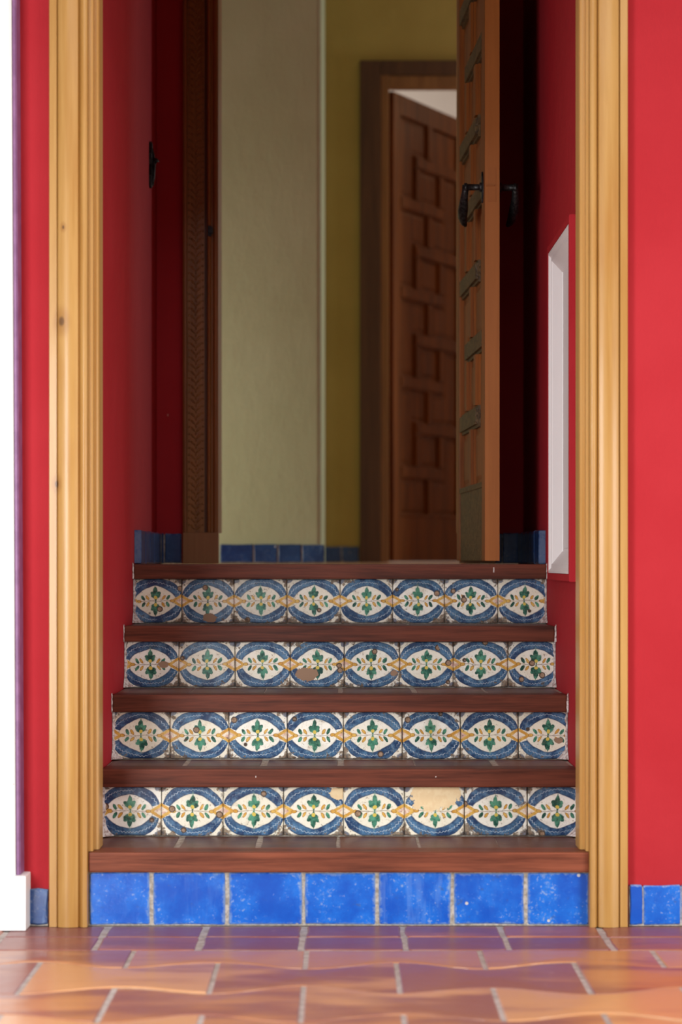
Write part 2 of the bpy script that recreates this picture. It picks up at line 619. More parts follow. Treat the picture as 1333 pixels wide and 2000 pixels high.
# ------------------------------------------------------------------ key depths and heights
D = [1.0204, 1.0764, 1.1261, 1.1891, 1.2407]                        # nosing fronts
ZT = [.1776 + i * .1718 for i in range(5)]                           # tread tops
Z5 = ZT[4]
YN = [Y(d) for d in D]
YR = [Y(1.0204) + .012] + [y + .028 for y in YN[1:]]                 # riser faces
NT = [.0480, .0460, .0460, .0440, .0430]                             # nosing thickness
WX = .6045                                                           # stair walls at x = -WX, +WX
YWALL = Y(1.0233)                                                    # the red front wall
YB = Y(1.407)                                                        # wall at the back of the landing
LINTEL = 2.30

# ------------------------------------------------------------------ room shell
for nm, b, lb in (('wall_front_left', (-2.6, -WX, YWALL, YWALL + .16, 0, 3.3), 'red plaster front wall left of the stair doorway'),
                  ('wall_front_right', (WX, 3.2, YWALL, YWALL + .16, 0, 3.3), 'red plaster front wall right of the stair doorway'),
                  ('wall_front_lintel', (-WX, WX, YWALL, YWALL + .16, LINTEL, 3.3), 'red plaster wall over the stair doorway')):
    tag(boxes(nm, [b], RED), lb, 'wall', 'structure')
wl = boxes('wall_left', [(-WX - .15, -WX, YWALL + .16, YB + .2, 0, 3.5)], RED)
tag(wl, 'red plaster wall along the left side of the stairs', 'wall', 'structure')
# the right wall is opened for the recessed panel
NX, NY0, NY1, NZ0, NZ1 = .5850, Y(1.088), Y(1.204), ZC - .0555, ZC + .882
RIM = .02
wr = boxes('wall_right', [(WX, WX + .15, YWALL + .16, NY0 + RIM, 0, 3.5), (WX, WX + .15, NY1 - RIM, YB + .2, 0, 3.5),
                          (WX, WX + .15, NY0 + RIM, NY1 - RIM, 0, NZ0 + RIM), (WX, WX + .15, NY0 + RIM, NY1 - RIM, NZ1 - RIM, 3.5)], RED)
tag(wr, 'red plaster wall along the right side of the stairs', 'wall', 'structure')
DX0, DX1, DTOP = -.399, .392, 3.02
wb = boxes('wall_back', [(-2.2, DX0 - .02, YB, YB + .2, Z5, 3.5), (DX1 + .02, 3.2, YB, YB + .2, Z5, 3.5), (DX0 - .02, DX1 + .02, YB, YB + .2, DTOP + .02, 3.9)], RED)
tag(wb, 'red plaster wall at the back of the landing around the carved doorway', 'wall', 'structure')
cs = boxes('ceiling', [(-WX - .15, WX + .15, YWALL + .16, YB, 3.3, 3.4)], WHITE_PLASTER)
tag(cs, 'white plaster ceiling above the stairs', 'ceiling', 'structure')
cp = boxes('ceiling', [(-2.6, 3.2, 1.6, YWALL, 3.0, 3.1)], WHITE_PLASTER)
tag(cp, 'white plaster ceiling of the front room', 'ceiling', 'structure')

# hall beyond the landing
YC, YO = Y(1.70), Y(2.05)
XC = X(629, 1.70)
RC = .024
pts = [(-2.2, YC), (XC - RC, YC)]
for k in range(1, 9):
    a = pi / 2 * k / 8
    pts.append((XC - RC + RC * sin(a), YC + RC - RC * cos(a)))
pts += [(XC, YO), (-2.2, YO)]
wc = profile('wall_hall', pts, Z5, 3.9, 'z', CREAM, smooth=True)
tag(wc, 'cream plaster wall with a rounded corner beyond the landing', 'wall', 'structure')
OX0, OX1, OTOP = .2054, 1.12, Z(173, 2.05)
wo = boxes('wall_hall_end', [(XC - .1, OX0, YO, YO + .16, Z5, 3.9), (OX1, 3.2, YO, YO + .16, Z5, 3.9), (OX0, OX1, YO, YO + .16, OTOP + .09, 3.9)], OCHRE)
tag(wo, 'ochre plaster wall around the far doorway', 'wall', 'structure')
whr = boxes('wall_hall_right', [(3.1, 3.2, YB + .2, YO, Z5, 3.9)], OCHRE)
tag(whr, 'ochre plaster side wall of the hall', 'wall', 'structure')
whl = boxes('wall_hall_left', [(-2.3, -2.2, YB + .2, YC, Z5, 3.9)], CREAM)
tag(whl, 'cream plaster side wall of the hall', 'wall', 'structure')
ch = boxes('ceiling', [(-2.3, 3.2, YB + .0, YO + .16, 3.9, 4.0)], WHITE_PLASTER)
tag(ch, 'white plaster ceiling of the hall', 'ceiling', 'structure')
# room behind the far door
br = boxes('wall_room', [(-1.2, -1.1, YO + .16, 14.4, Z5, 3.5), (3.1, 3.2, YO + .16, 14.4, Z5, 3.5), (-1.1, 3.1, 14.3, 14.4, Z5, 3.5)], WHITE_PLASTER)
tag(br, 'white plaster walls of the room behind the far door', 'wall', 'structure')
cb = boxes('ceiling', [(-1.2, 3.2, YO + .16, 14.4, 3.5, 3.6)], WHITE_PLASTER)
tag(cb, 'white plaster ceiling seen over the far door', 'ceiling', 'structure')
# upper floor
uf = boxes('floor', [(-WX - .15, WX + .15, YN[4] + .09, YB + .2, Z5 - .16, Z5 - .002), (-2.3, 3.2, YB + .2, YO + .16, Z5 - .16, Z5 - .002),
                     (-1.2, 3.2, YO + .16, 14.4, Z5 - .16, Z5 - .002)], TERRA)
tag(uf, 'terracotta floor of the landing and the hall behind it', 'floor', 'structure')

# ------------------------------------------------------------------ front floor: terracotta border bricks, then bow-tie tiles
fl = boxes('floor', [(-3.2, 3.8, -1.0, YWALL + .16, -.12, -.0022)], GROUT)
tag(fl, 'terracotta tile floor in front of the stairs with grey grout joints', 'floor', 'structure')
G = .0055
rnd = random.Random(3)


def lay(name, pts, mat, thick=.014, bev=.004, dome=.0015, tilt=.0):
    n = len(pts)
    cx = sum(p[0] for p in pts) / n
    cy = sum(p[1] for p in pts) / n
    bm = slab([(p[0] - cx, p[1] - cy) for p in pts], thick, bev, dome)
    o = link(name, bm_mesh(name, bm), mat, fl, (cx, cy, -.0135 + rnd.uniform(-.0008, .0008)))
    o.rotation_euler = (rnd.uniform(-tilt, tilt), rnd.uniform(-tilt, tilt), 0)
    return o


yA = [YWALL - .006, Y(.9925), Y(.9590)]
for r in range(2):
    for k in range(-9, 15):
        x0 = -.555 + .2345 * k
        lay('border_tile', wobble_rect(x0 + G, x0 + .2345 - G, yA[r + 1] + .004, yA[r] - .004, .003, rnd), TERRA_EDGE, tilt=.004)
PITCH, HROW = .388, .270
yb0 = Y(.923)


def wave(yc, joint, x):
    """row boundary: low (towards the camera) at the upper row's joints"""
    return yc + .007 * sin(5.3 * x + 9 * yc) + .004 * sin(23 * x + 5 * yc) - .036 * cos(2 * pi * (x - joint) / PITCH)


OFF = [-.075, .122]
for r in range(-1, 7):
    ytop, ybot = yb0 - HROW * (r - 1) - HROW, yb0 - HROW * r - HROW
    off = OFF[(r + 1) % 2]
    prev = OFF[r % 2]
    for k in range(-5, 8):
        x0 = off + PITCH * (k - 1) + G
        x1 = off + PITCH * k - G
        pts = []
        N = 13
        jx0, jx1 = rnd.uniform(-.008, .008), rnd.uniform(-.008, .008)
        for i in range(N):                                         # near side, left to right
            x = x0 + (x1 - x0) * i / (N - 1)
            pts.append((x, wave(ybot, off, x) + .004))
        for i in range(N):                                         # far side, right to left
            x = x1 + (x0 - x1) * i / (N - 1)
            yt = (yA[2] - .005) if r == -1 else wave(ytop, prev, x) - .004
            pts.append((x, yt))
        lay('floor_tile', pts, TERRA, thick=.0135, bev=.0015, dome=.0015, tilt=.007)

# ------------------------------------------------------------------ staircase
st = tag(empty('staircase', (0, YN[0], 0)), 'five-step staircase with painted tile risers and dark wooden nosings', 'staircase')
stx = lambda o: setattr(o, 'matrix_parent_inverse', Matrix.Translation((0, -YN[0], 0)))
XL = [-.6028, -.6015, -.6010, -.6020, -.6000]
XR = [.5972, .5995, .5995, .5990, .6010]
XL[0], XR[0] = -.6022, .5965
for i in range(5):
    zt, yn = ZT[i], YN[i]
    bm = bmesh.new()
    add_box(bm, XL[i], XR[i], yn, yn + .090, zt - NT[i], zt)
    bmesh.ops.bevel(bm, geom=bm.edges[:], offset=.004, segments=2, affect='EDGES', profile=.6)
    o = link('nosing', bm_mesh('nosing', bm), NOSING if i else NOSING_LIT, st)
    stx(o)
    ybk = YR[i + 1] + .012 if i < 4 else YB
    # the mortar body of the riser and of the tread bed
    z0 = 0.0 if i == 0 else ZT[i - 1] - .020
    body = boxes('mortar_bed', [(-WX + .002, WX - .002, YR[i] + (.012 if i else .0035), YR[i] + .07, z0, zt - NT[i]),
                                (-WX + .002, WX - .002, YN[i] + .0905, ybk, z0, zt - .004)] if i < 4 else
                 [(-WX + .002, WX - .002, YR[i] + .012, YN[i] + .09, z0, zt - NT[i])], MORTAR, st)
    stx(body)
    if i < 4:
        for k in range(6):
            w = (XR[i] - XL[i]) / 6
            x0 = XL[i] + w * k + (.002 if k else 0) + (rnd.uniform(-.01, .01) if k else 0)
            x1 = XL[i] + w * (k + 1) - .004
            bm = slab(wobble_rect(-(x1 - x0) / 2, (x1 - x0) / 2, yn + .093, YR[i + 1] + .010, .0015, rnd), .019, .0025)
            bm.transform(Matrix.Translation((0, -(yn + .2), 0)))
            o = link('tread_tile', bm_mesh('tread_tile', bm), TERRA_STEP, st, ((x0 + x1) / 2, yn + .2, zt - .0215))
            stx(o)

# painted riser tiles: joints read along each row
ROWS = {1: [203, 315, 436, 554, 671, 790, 908, 1031, 1130],
        2: [220, 332, 447, 561, 671, 786, 900, 1013, 1112],
        3: [242, 349, 459, 567, 673, 781, 886, 993, 1087],
        4: [263, 355, 457, 561, 665, 768, 869, 973, 1070]}
PATCH = {(1, 5): (.52, .80, .62), (3, 3): (.30, .27, .27), (3, 0): (.72, .49, .16), (1, 3): (.90, .86, .22), (3, 4): (.9, .30, .12),
         (4, 1): (.55, .12, .20), (2, 7): (.68, .40, .12)}
LABEL = {(1, 5): 'painted tile patched with cream plaster over its upper half', (3, 3): 'painted tile with a brown chip in its lower left'}
for row, js in ROWS.items():
    d = YR[row] / U
    ztop = ZT[row] - NT[row] - .001
    zbot = ZT[row - 1] + .0005
    zc = (ztop + zbot) / 2
    xs = [max(-.6010, min(.6010, X(j, d))) for j in js]
    nom = (xs[7] - xs[1]) / 6
    for k in range(8):
        a, b = xs[k] + (.0011 if k else 0), xs[k + 1] - (.0011 if k < 7 else 0)
        c = (a + b) / 2 if 0 < k < 7 else (b - nom / 2 if k == 0 else a + nom / 2)
        rr = random.Random(row * 17 + k)
        bm = facing(slab(wobble_rect(a - c, b - c, zbot - zc, ztop - zc, .0011, rr), .012 + rr.uniform(-.0008, .0008), .0022))
        o = link('painted_tile', bm_mesh('painted_tile', bm), MAJOLICA, st, (c, YR[row] + .0125, zc))
        o.rotation_euler = (rr.uniform(-.006, .006), rr.uniform(-.006, .006), rr.uniform(-.006, .006))
        stx(o)
        p = PATCH.get((row, k), (0, 0, 0))
        o.color = (rr.random(), p[0], p[1], p[2] if p[2] else 1.0)
        if (row, k) in LABEL: o['label'] = LABEL[(row, k)]
# blue riser
BJ = [172, 296, 443, 593, 738, 884.5, 1028, 1151]
d = YR[0] / U
for k in range(7):
    a, b = max(-.6005, X(BJ[k], d) + (.0046 if k else 0)), min(.6005, X(BJ[k + 1], d) - (.0046 if k < 6 else 0))
    rr = random.Random(90 + k)
    ztop, zbot = ZT[0] - NT[0] - .002, .003
    bm = facing(slab(wobble_rect(-(b - a) / 2, (b - a) / 2, -(ztop - zbot) / 2, (ztop - zbot) / 2, .002, rr), .0125, .003))
    o = link('blue_tile', bm_mesh('blue_tile', bm), BLUE, st, ((a + b) / 2, YR[0] + .0125, (ztop + zbot) / 2))
    o.rotation_euler = (rr.uniform(-.008, .008), 0, rr.uniform(-.008, .008))
    stx(o)

# ragged plaster where the stair walls meet the steps
def ragged(parent, side, row):
    rr = random.Random(row * 5 + (side > 0))
    z0, z1 = ZT[row - 1] + .001, ZT[row] - NT[row] - .001
    xin = (XR_T[row] if side > 0 else XL_T[row])
    bm = bmesh.new()
    n = 16
    y = YR[row] - .002
    loop = []
    for k in range(n + 1):
        z = z0 + (z1 - z0) * k / n
        foot = .022 * max(0, 1 - k / 4) ** 2
        loop.append((xin - side * (rr.uniform(.0005, .0060) + foot), z))
    xo = side * (WX - .0012)
    f0 = [bm.verts.new((p[0], y + rr.uniform(-.001, .001), p[1])) for p in loop]
    f1 = [bm.verts.new((xo, y - .004 - .030 * max(0, 1 - k / 4), p[1])) for k, p in enumerate(loop)]
    f2 = [bm.verts.new((p[0], y + .012, p[1])) for p in loop]
    for k in range(n):
        bm.faces.new((f0[k], f0[k + 1], f1[k + 1], f1[k]))
        bm.faces.new((f2[k], f2[k + 1], f0[k + 1], f0[k]))
    # and a crumb of plaster at the nosing's end
    xn = XR[row] if side > 0 else XL[row]
    lo = [bm.verts.new((xn + side * .0002 - side * rr.uniform(0, .0016), YN[row] - .0015, ZT[row] - NT[row] + NT[row] * k / 8)) for k in range(9)]
    hi = [bm.verts.new((side * (WX - .0012), YN[row] - rr.uniform(.001, .004), ZT[row] - NT[row] + (NT[row] + .004) * k / 8)) for k in range(9)]
    bk = [bm.verts.new((v.co.x, YN[row] + .02, v.co.z)) for v in hi]
    for k in range(8):
        bm.faces.new((lo[k], lo[k + 1], hi[k + 1], hi[k]))
        bm.faces.new((hi[k], hi[k + 1], bk[k + 1], bk[k]))
    o = link('plaster_edge', bm_mesh('plaster_edge', bm), CHIPPED, parent)
    stx(o)
    return o


XL_T = {r: max(-.6010, X(js[0], YR[r] / U)) for r, js in ROWS.items()}
XR_T = {r: min(.6010, X(js[-1], YR[r] / U)) for r, js in ROWS.items()}
for row in ROWS:
    ragged(st, -1, row)
    ragged(st, 1, row)

# flecks of white paint on the top nosing and the third one
for px, py, row, w_, h_ in ((965, 1113, 4, .0035, .015), (852, 1517, 1, .003, .003), (500, 1517, 1, .0025, .0045)):
    bm = facing(slab(wobble_rect(-w_ / 2, w_ / 2, -h_ / 2, h_ / 2, .0004, rnd), .0006, .0002))
    o = link('paint_fleck', bm_mesh('paint_fleck', bm), CHIPPED, st, (X(px, D[row]), YN[row] + .0002, Z(py, D[row])))
    stx(o)

# ------------------------------------------------------------------ pine casings of the front doorway
YCAS = Y(1.0176)
CTOP = LINTEL


def casing_profile(xo, xi, yb, yf):
    """moulded board: outer fillet, groove, wide swell, groove, inner bead"""
    T = yb - yf
    p = [(0, 0), (0, .62), (.015, .70), (.20, .72), (.215, .55), (.235, .60)]
    for k in range(0, 13):
        a = k / 12
        p.append((.25 + .50 * a, .66 + .34 * sin(pi * (.12 + .76 * a)) ** .8))
    p += [(.775, .62), (.79, .55), (.81, .66)]
    for k in range(0, 7):
        a = k / 6
        p.append((.83 + .16 * a, .70 + .22 * sin(pi * (.15 + .7 * a))))
    p += [(1, .62), (1, 0)]
    return [(xo + (xi - xo) * q[0], yb - T * q[1]) for q in p]


def front_casing(name, side, xo, xi, label):
    root = tag(empty(name, ((xo + xi) / 2, YCAS, 0)), label, 'door casing', 'structure')
    inv = Matrix.Translation((-(xo + xi) / 2, -YCAS, 0))
    o = profile('moulded_board', casing_profile(xo, xi, YWALL - .001, YCAS - .006), 0.001, CTOP, 'z', PINE, root, smooth=True)
    o.matrix_parent_inverse = inv
    # two jamb strips behind it, standing on the first tread
    xw = side * (WX - .001)
    j1 = side * (X(183, 1.026) if side < 0 else X(1144, 1.026)) * side
    j2 = X(196.5, 1.036) if side < 0 else X(1129.5, 1.036)
    y1, y2, y3 = YN[0] + .012, YN[0] + .045, YN[0] + .130
    a = profile('jamb_strip', [(xw, y1), (j1 - side * -.004, y1), (j1, y1 + .004), (j1, y2), (xw, y2)], ZT[0] + .001, LINTEL, 'z', PINE_JAMB, root)
    a.matrix_parent_inverse = inv
    b = profile('jamb_board', [(xw, y2), (j2 - side * -.006, y2), (j2 - side * -.002, y2 + .003), (j2, y2 + .010), (j2, y3), (xw, y3)], ZT[0] + .001, LINTEL, 'z', PINE_JAMB, root)
    b.matrix_parent_inverse = inv
    return root


front_casing('trim_1', -1, X(95, 1.0176), X(171, 1.0176), 'moulded pine door casing left of the stairs')
front_casing('trim_2', 1, X(1228, 1.0176), X(1152.5, 1.0176), 'moulded pine door casing right of the stairs')

# head board over the doorway
hd_ = tag(empty('trim_7', (0, YCAS, CTOP - .10)), 'moulded pine head board over the stair doorway', 'door casing', 'structure')
q = casing_profile(CTOP + .0005 + .093, CTOP + .0005, YWALL - .001, YCAS - .006)
o = profile('moulded_board', [(b, a) for a, b in q], X(95, 1.0176), X(1228, 1.0176), 'x', PINE_HEAD, hd_, smooth=True)
o.matrix_parent_inverse = Matrix.Translation((0, -YCAS, -(CTOP - .10)))

# white casing of the next doorway, at the picture's left edge
xe = X(30, 1.008)
tw = tag(empty('trim_3', (xe, YWALL, 0)), 'white painted door casing on a plinth block left of the red strip', 'door casing', 'structure')
p = [(.0, 0), (.0, -.072), (-.006, -.078), (-.05, -.078), (-.056, -.070), (-.085, -.070), (-.09, -.078), (-.30, -.078), (-.30, 0)]
o = profile('moulded_board', p, .131, 3.0, 'z', WHITE, tw)
o.rotation_euler = (0, radians(-.28), 0)
o = profile('side_strip', [(.001, -.001), (.001, -.064), (.007, -.064), (.0105, -.058), (.0105, -.001)], .131, 3.0, 'z', MAUVE, tw)
o.rotation_euler = (0, radians(-.28), 0)
o['label'] = 'mauve painted edge strip'
o = box('plinth_block', (-.30, X(51, 1.008) - xe, -.081, -.001, .001, .1305), WHITE, tw, bevel=.003)

# ------------------------------------------------------------------ blue tile baseboards
def base_tiles(name, label, spans, y, z0, z1, g=.003, mat=None):
    root = tag(empty(name, ((spans[0] + spans[-1]) / 2, y, z0)), label, 'baseboard', 'structure')
    inv = Matrix.Translation((-(spans[0] + spans[-1]) / 2, -y, -z0))
    o = boxes('mortar_bed', [(spans[0] + .001, spans[-1] - .001, y + .004, y + .0125, z0, z1 - .004)], MORTAR, root)
    o.matrix_parent_inverse = inv
    for k in range(len(spans) - 1):
        a, b = spans[k] + g / 2, spans[k + 1] - g / 2
        rr = random.Random(int(abs(a) * 1e4))
        bm = facing(slab(wobble_rect(-(b - a) / 2, (b - a) / 2, -(z1 - z0) / 2 + .003, (z1 - z0) / 2, .0016, rr), .011, .003))
        o = link('blue_tile', bm_mesh('blue_tile', bm), mat or BLUE_SHADED, root, ((a + b) / 2, y + .0115, (z0 + z1) / 2))
        o.matrix_parent_inverse = inv
    return root


yb_ = YWALL - .013
base_tiles('baseboard_left', 'blue glazed tile at the foot of the red strip', [X(54.5, 1.0215), X(95, 1.0215) - .0005], yb_, .001, .090, .001)
base_tiles('baseboard_right', 'blue glazed tiles at the foot of the right red wall', [X(1229, 1.0215), X(1256.5, 1.0215), X(1331, 1.0215)] + [.94 + .125 * q for q in range(18)], yb_, .001, .0985, mat=BLUE)
# landing: on the back wall and round the corners
LB = Z5 + .100
yl = YB - .021
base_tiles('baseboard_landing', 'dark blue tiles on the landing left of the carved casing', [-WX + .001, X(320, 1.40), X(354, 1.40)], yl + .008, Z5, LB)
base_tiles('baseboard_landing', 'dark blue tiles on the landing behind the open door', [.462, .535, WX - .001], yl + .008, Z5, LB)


def side_tiles(name, label, xface, sign, y0, y1, n):
    root = tag(empty(name, (xface, (y0 + y1) / 2, Z5)), label, 'baseboard', 'structure')
    for k in range(n):
        a, b = y0 + (y1 - y0) * k / n, y0 + (y1 - y0) * (k + 1) / n - .004
        bm = facing(slab(wobble_rect(-(b - a) / 2, (b - a) / 2, -.049, .050, .0016, random.Random(k)), .020, .003))
        o = link('blue_tile', bm_mesh('blue_tile', bm), BLUE_SHADED, root, (0, (a + b) / 2 - (y0 + y1) / 2, .05))
        o.rotation_euler = (0, 0, pi / 2 * (1 if sign > 0 else -1))
        o.location.x = 0
    return root


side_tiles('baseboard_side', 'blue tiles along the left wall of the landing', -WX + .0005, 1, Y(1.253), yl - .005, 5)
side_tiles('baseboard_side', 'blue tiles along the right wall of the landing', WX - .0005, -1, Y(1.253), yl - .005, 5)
ZH = Z(1063.5, 1.70)
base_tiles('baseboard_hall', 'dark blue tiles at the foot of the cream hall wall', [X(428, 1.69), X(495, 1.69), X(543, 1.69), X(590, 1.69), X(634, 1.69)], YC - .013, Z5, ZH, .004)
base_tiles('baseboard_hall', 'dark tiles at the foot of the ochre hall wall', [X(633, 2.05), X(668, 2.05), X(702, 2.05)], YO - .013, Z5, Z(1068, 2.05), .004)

# ------------------------------------------------------------------ carved casing of the landing doorway
def carved_casing(name, xo, xi, label, strike):
    s = 1 if xi > xo else -1
    W = abs(xi - xo)
    root = tag(empty(name, (xo, YB, Z5)), label, 'door casing', 'structure')
    yf = -.030

    def prof(nm, q, z0, z1, mat, sm=False):
        return profile(nm, [(s * a * W, b) for a, b in q], z0, z1, 'z', mat, root, smooth=sm)
    zt = DTOP - Z5
    prof('outer_fillet', [(0, -.001), (0, yf + .004), (.05, yf), (.10, yf), (.12, yf + .010), (.12, -.001)], .103, zt, FRAMEWOOD)
    prof('carved_ground', [(.121, -.001), (.121, yf + .012), (.60, yf + .012), (.60, -.001)], .103, zt, CARVED)
    prof('groove', [(.601, -.001), (.601, yf + .016), (.675, yf + .016), (.675, -.001)], .103, zt, DARKWOOD)
    q = [(.676, -.001), (.676, yf + .004)]
    for k in range(7): q.append((.69 + .09 * k / 6, yf - .004 * sin(pi * k / 6)))
    q += [(.80, yf + .008), (.83, yf + .008)]
    for k in range(9): q.append((.85 + .14 * k / 8, yf + .004 - .006 * sin(pi * k / 8)))
    q += [(1, yf + .012), (1, .16), (.80, .16), (.80, -.001)]
    prof('inner_moulding', q, .103, zt, FRAMEWOOD, True)
    # leaf scrolls along the strip
    bm = bmesh.new()
    n = int((zt - .12) / .023)
    for k in range(n):
        z = .12 + .023 * k
        flip = 1 if (k // 2) % 2 else -1
        for (u, dz, L, wd, a) in ((.285, 0, .0125, .0036, .75), (.435, 0, .0125, .0036, -.75), (.36, .010, .006, .0028, 0), (.17, .008, .0042, .0036, 0), (.55, .008, .0042, .0036, 0)):
            cx, cz = s * u * W, z + dz
            ca, sa = cos(a * s), sin(a * s)
            ring = []
            for t in range(8):
                th = 2 * pi * t / 8
                lx, lz = wd * sin(th) * (1 + .3 * cos(th)), L * cos(th)
                ring.append(bm.verts.new((cx + lx * ca - lz * sa, yf + .0125, cz + lx * sa + lz * ca)))
            top = bm.verts.new((cx, yf + .001, cz))
            for t in range(8):
                bm.faces.new((ring[t], ring[(t + 1) % 8], top))
    bmesh.ops.recalc_face_normals(bm, faces=bm.faces)
    orn = link('carved_leaves', bm_mesh('carved_leaves', bm, True), CARVED, root)
    orn['kind'] = 'stuff'
    pl = box('plinth_block', (min(0, s * W * 1.0), max(0, s * W * 1.0), yf - .006, -.001, .001, .1025), PLINTHWOOD, root, bevel=.002)
    if strike:
        zk = Z(449, 1.395) - Z5
        bm = bmesh.new()
        add_box(bm, s * W * .70, s * W * .80, yf - .010, yf + .002, zk - .017, zk + .017)
        add_box(bm, s * W * .74, s * W * .84, yf - .017, yf - .009, zk - .011, zk + .013)
        k = link('strike_plate', bm_mesh('strike_plate', bm), IRON, root)
        k['label'] = 'small black iron strike plate'
    return root


carved_casing('trim_4', X(357, 1.40), DX0, 'carved wooden door casing left of the cream wall', True)
carved_casing('trim_5', .510, DX1 + .001, 'carved wooden door casing hidden behind the open door', False)

# dark casing of the far doorway
t6 = tag(empty('trim_6', (OX0, YO, Z5)), 'dark wooden door casing on the ochre wall', 'door casing', 'structure')
c0 = X(703, 2.05) - OX0
ctop = Z(120, 2.05) - Z5
otop = OTOP - Z5
oxr = OX1 - OX0
box('casing_board', (c0, -.012, -.028, -.001, .001, ctop), DARKWOOD, t6, bevel=.004)
box('casing_board', (oxr + .012, oxr - c0, -.028, -.001, .001, ctop), DARKWOOD, t6, bevel=.004)
box('casing_board', (-.011, oxr + .011, -.028, -.001, otop + .06, ctop), DARKWOOD, t6, bevel=.004)
box('jamb_board', (-.011, .030, -.020, .16, .001, otop + .085), FRAMEWOOD, t6, bevel=.004)
box('jamb_board', (oxr - .030, oxr + .011, -.020, .16, .001, otop + .085), FRAMEWOOD, t6, bevel=.004)
box('jamb_board', (.031, oxr - .031, -.020, .045, otop, otop + .058), FRAMEWOOD, t6, bevel=.004)

# ------------------------------------------------------------------ panelled doors
def panel_poly(name, pts, t, mat, parent, inset=.013):
    """raised field on both faces of the core board; pts counter-clockwise in (x, z)"""
    bm = bmesh.new()
    n = len(pts)

    def off(d):
        out = []
        for i in range(n):
            a, b, c = Vector(pts[i - 1]), Vector(pts[i]), Vector(pts[(i + 1) % n])
            e1, e2 = (b - a).normalized(), (c - b).normalized()
            n1, n2 = Vector((-e1.y, e1.x)), Vector((-e2.y, e2.x))
            out.append(b + (n1 + n2) * d)
        return out
    for s in (-1, 1):
        lo = [bm.verts.new((p.x, s * .0055, p.y)) for p in off(inset)]
        m1 = [bm.verts.new((p.x, s * t * .60, p.y)) for p in off(inset + .001)]
        hi = [bm.verts.new((p.x, s * t, p.y)) for p in off(inset + .012)]
        for i in range(n):
            j = (i + 1) % n
            bm.faces.new((lo[i], lo[j], m1[j], m1[i]))
            bm.faces.new((m1[i], m1[j], hi[j], hi[i]))
        bm.faces.new(hi)
    return link(name, bm_mesh(name, bm), mat, parent)


def bar(name, x0, x1, z0, z1, T, mat, parent):
    """moulded bar: wide shoulder, narrower cap standing prouder"""
    bm = bmesh.new()
    h = T / 2
    add_box(bm, x0, x1, -h * .62, h * .62, z0, z1)
    e = .009
    vs = add_box(bm, x0 + e, x1 - e, -h, h, z0 + (e if x1 - x0 > z1 - z0 else 0), z1 - (e if x1 - x0 > z1 - z0 else 0))
    return link(name, bm_mesh(name, bm), mat, parent)


def panelled_door(name, loc, ang, w, h, T, label, edge_mat, rail_mat, bottom_mat):
    root = tag(empty(name, loc, ang), label, 'door', 'structure')
    sw, bw = .080, .066
    # free edge shows its thickness
    box('hinge_stile', (0, sw, -T / 2, T / 2, 0, h), DOORWOOD, root, bevel=.003)
    box('lock_stile', (w - sw, w - .0025, -T / 2, T / 2, 0, h), DOORWOOD, root, bevel=.003)
    o = box('lock_edge', (w - .0023, w, -T / 2 + .001, T / 2 - .001, 0.001, h - .001), edge_mat, root)
    o['label'] = 'plain front edge of the door'
    box('core_board', (sw, w - sw, -.005, .005, .02, h - .02), DOORWOOD, root)
    zb, zt = .235, h - .10
    box('bottom_panel', (sw, w - sw, -T / 2 + .004, T / 2 - .004, 0, zb), bottom_mat, root, bevel=.003)
    box('top_rail', (sw, w - sw, -T / 2, T / 2, zt, h), DOORWOOD, root, bevel=.003)
    a, b = sw, w - sw
    wi = b - a
    x1, xm, x2 = a + .30 * wi, a + .50 * wi, a + .70 * wi
    hb = bw / 2
    box('bottom_bead', (a, b, -T / 2, T / 2, zb - .018, zb), rail_mat, root, bevel=.003)
    P = .440
    levels = []                                                    # (z, 'L' or 'R')
    k = 0
    while True:
        zL, zR = .440 + P * k, .660 + P * k
        if zL > zt - .10: break
        levels.append((zL, 'L'))
        if zR > zt - .10: break
        levels.append((zR, 'R'))
        k += 1
    for z, t in levels:
        if t == 'L': bar('rail', a, x2 + hb, z - hb, z + hb, T, rail_mat, root)
        else: bar('rail', x1 - hb, b, z - hb, z + hb, T, rail_mat, root)
    zs = [(zb - hb, 'R')] + levels + [(zt + hb, 'L' if levels[-1][1] == 'R' else 'R')]
    for (z0, t0), (z1, t1) in zip(zs[:-1], zs[1:]):
        lo, hi = z0 + hb, z1 - hb
        if t0 == 'L':                                              # below an L rail, above an R rail: square with two bars
            bar('upright', x1 - hb, x1 + hb, lo, hi, T, DOORWOOD, root)
            bar('upright', x2 - hb, x2 + hb, lo, hi, T, DOORWOOD, root)
            panel_poly('square_panel', [(x1 + hb, lo), (x2 - hb, lo), (x2 - hb, hi), (x1 + hb, hi)], T * .21, DOORWOOD, root)
        else:                                                      # below R, above L: one middle bar
            bar('upright', xm - hb, xm + hb, lo, hi, T, DOORWOOD, root)
    # angle panels
    for i, (z, t) in enumerate(zs):
        if t == 'R' and 0 < i < len(zs) - 1:
            zl, zu = zs[i - 1][0] + hb, zs[i + 1][0] - hb          # left angle passes the open end of an R rail
            panel_poly('angle_panel', [(a, zl), (x1 - hb, zl), (x1 - hb, z + hb), (xm - hb, z + hb), (xm - hb, zu), (a, zu)], T * .21, DOORWOOD, root)
        if t == 'L' and 0 < i < len(zs) - 1:
            zl, zu = zs[i - 1][0] + hb, zs[i + 1][0] - hb
            panel_poly('angle_panel', [(xm + hb, zl), (b, zl), (b, zu), (x2 + hb, zu), (x2 + hb, z - hb), (xm + hb, z - hb)], T * .21, DOORWOOD, root)
    # short pieces against the bottom panel
    lo, hi = zb, zs[1][0] - hb
    panel_poly('square_panel', [(a, lo), (xm - hb, lo), (xm - hb, hi), (a, hi)], T * .21, DOORWOOD, root)
    return root


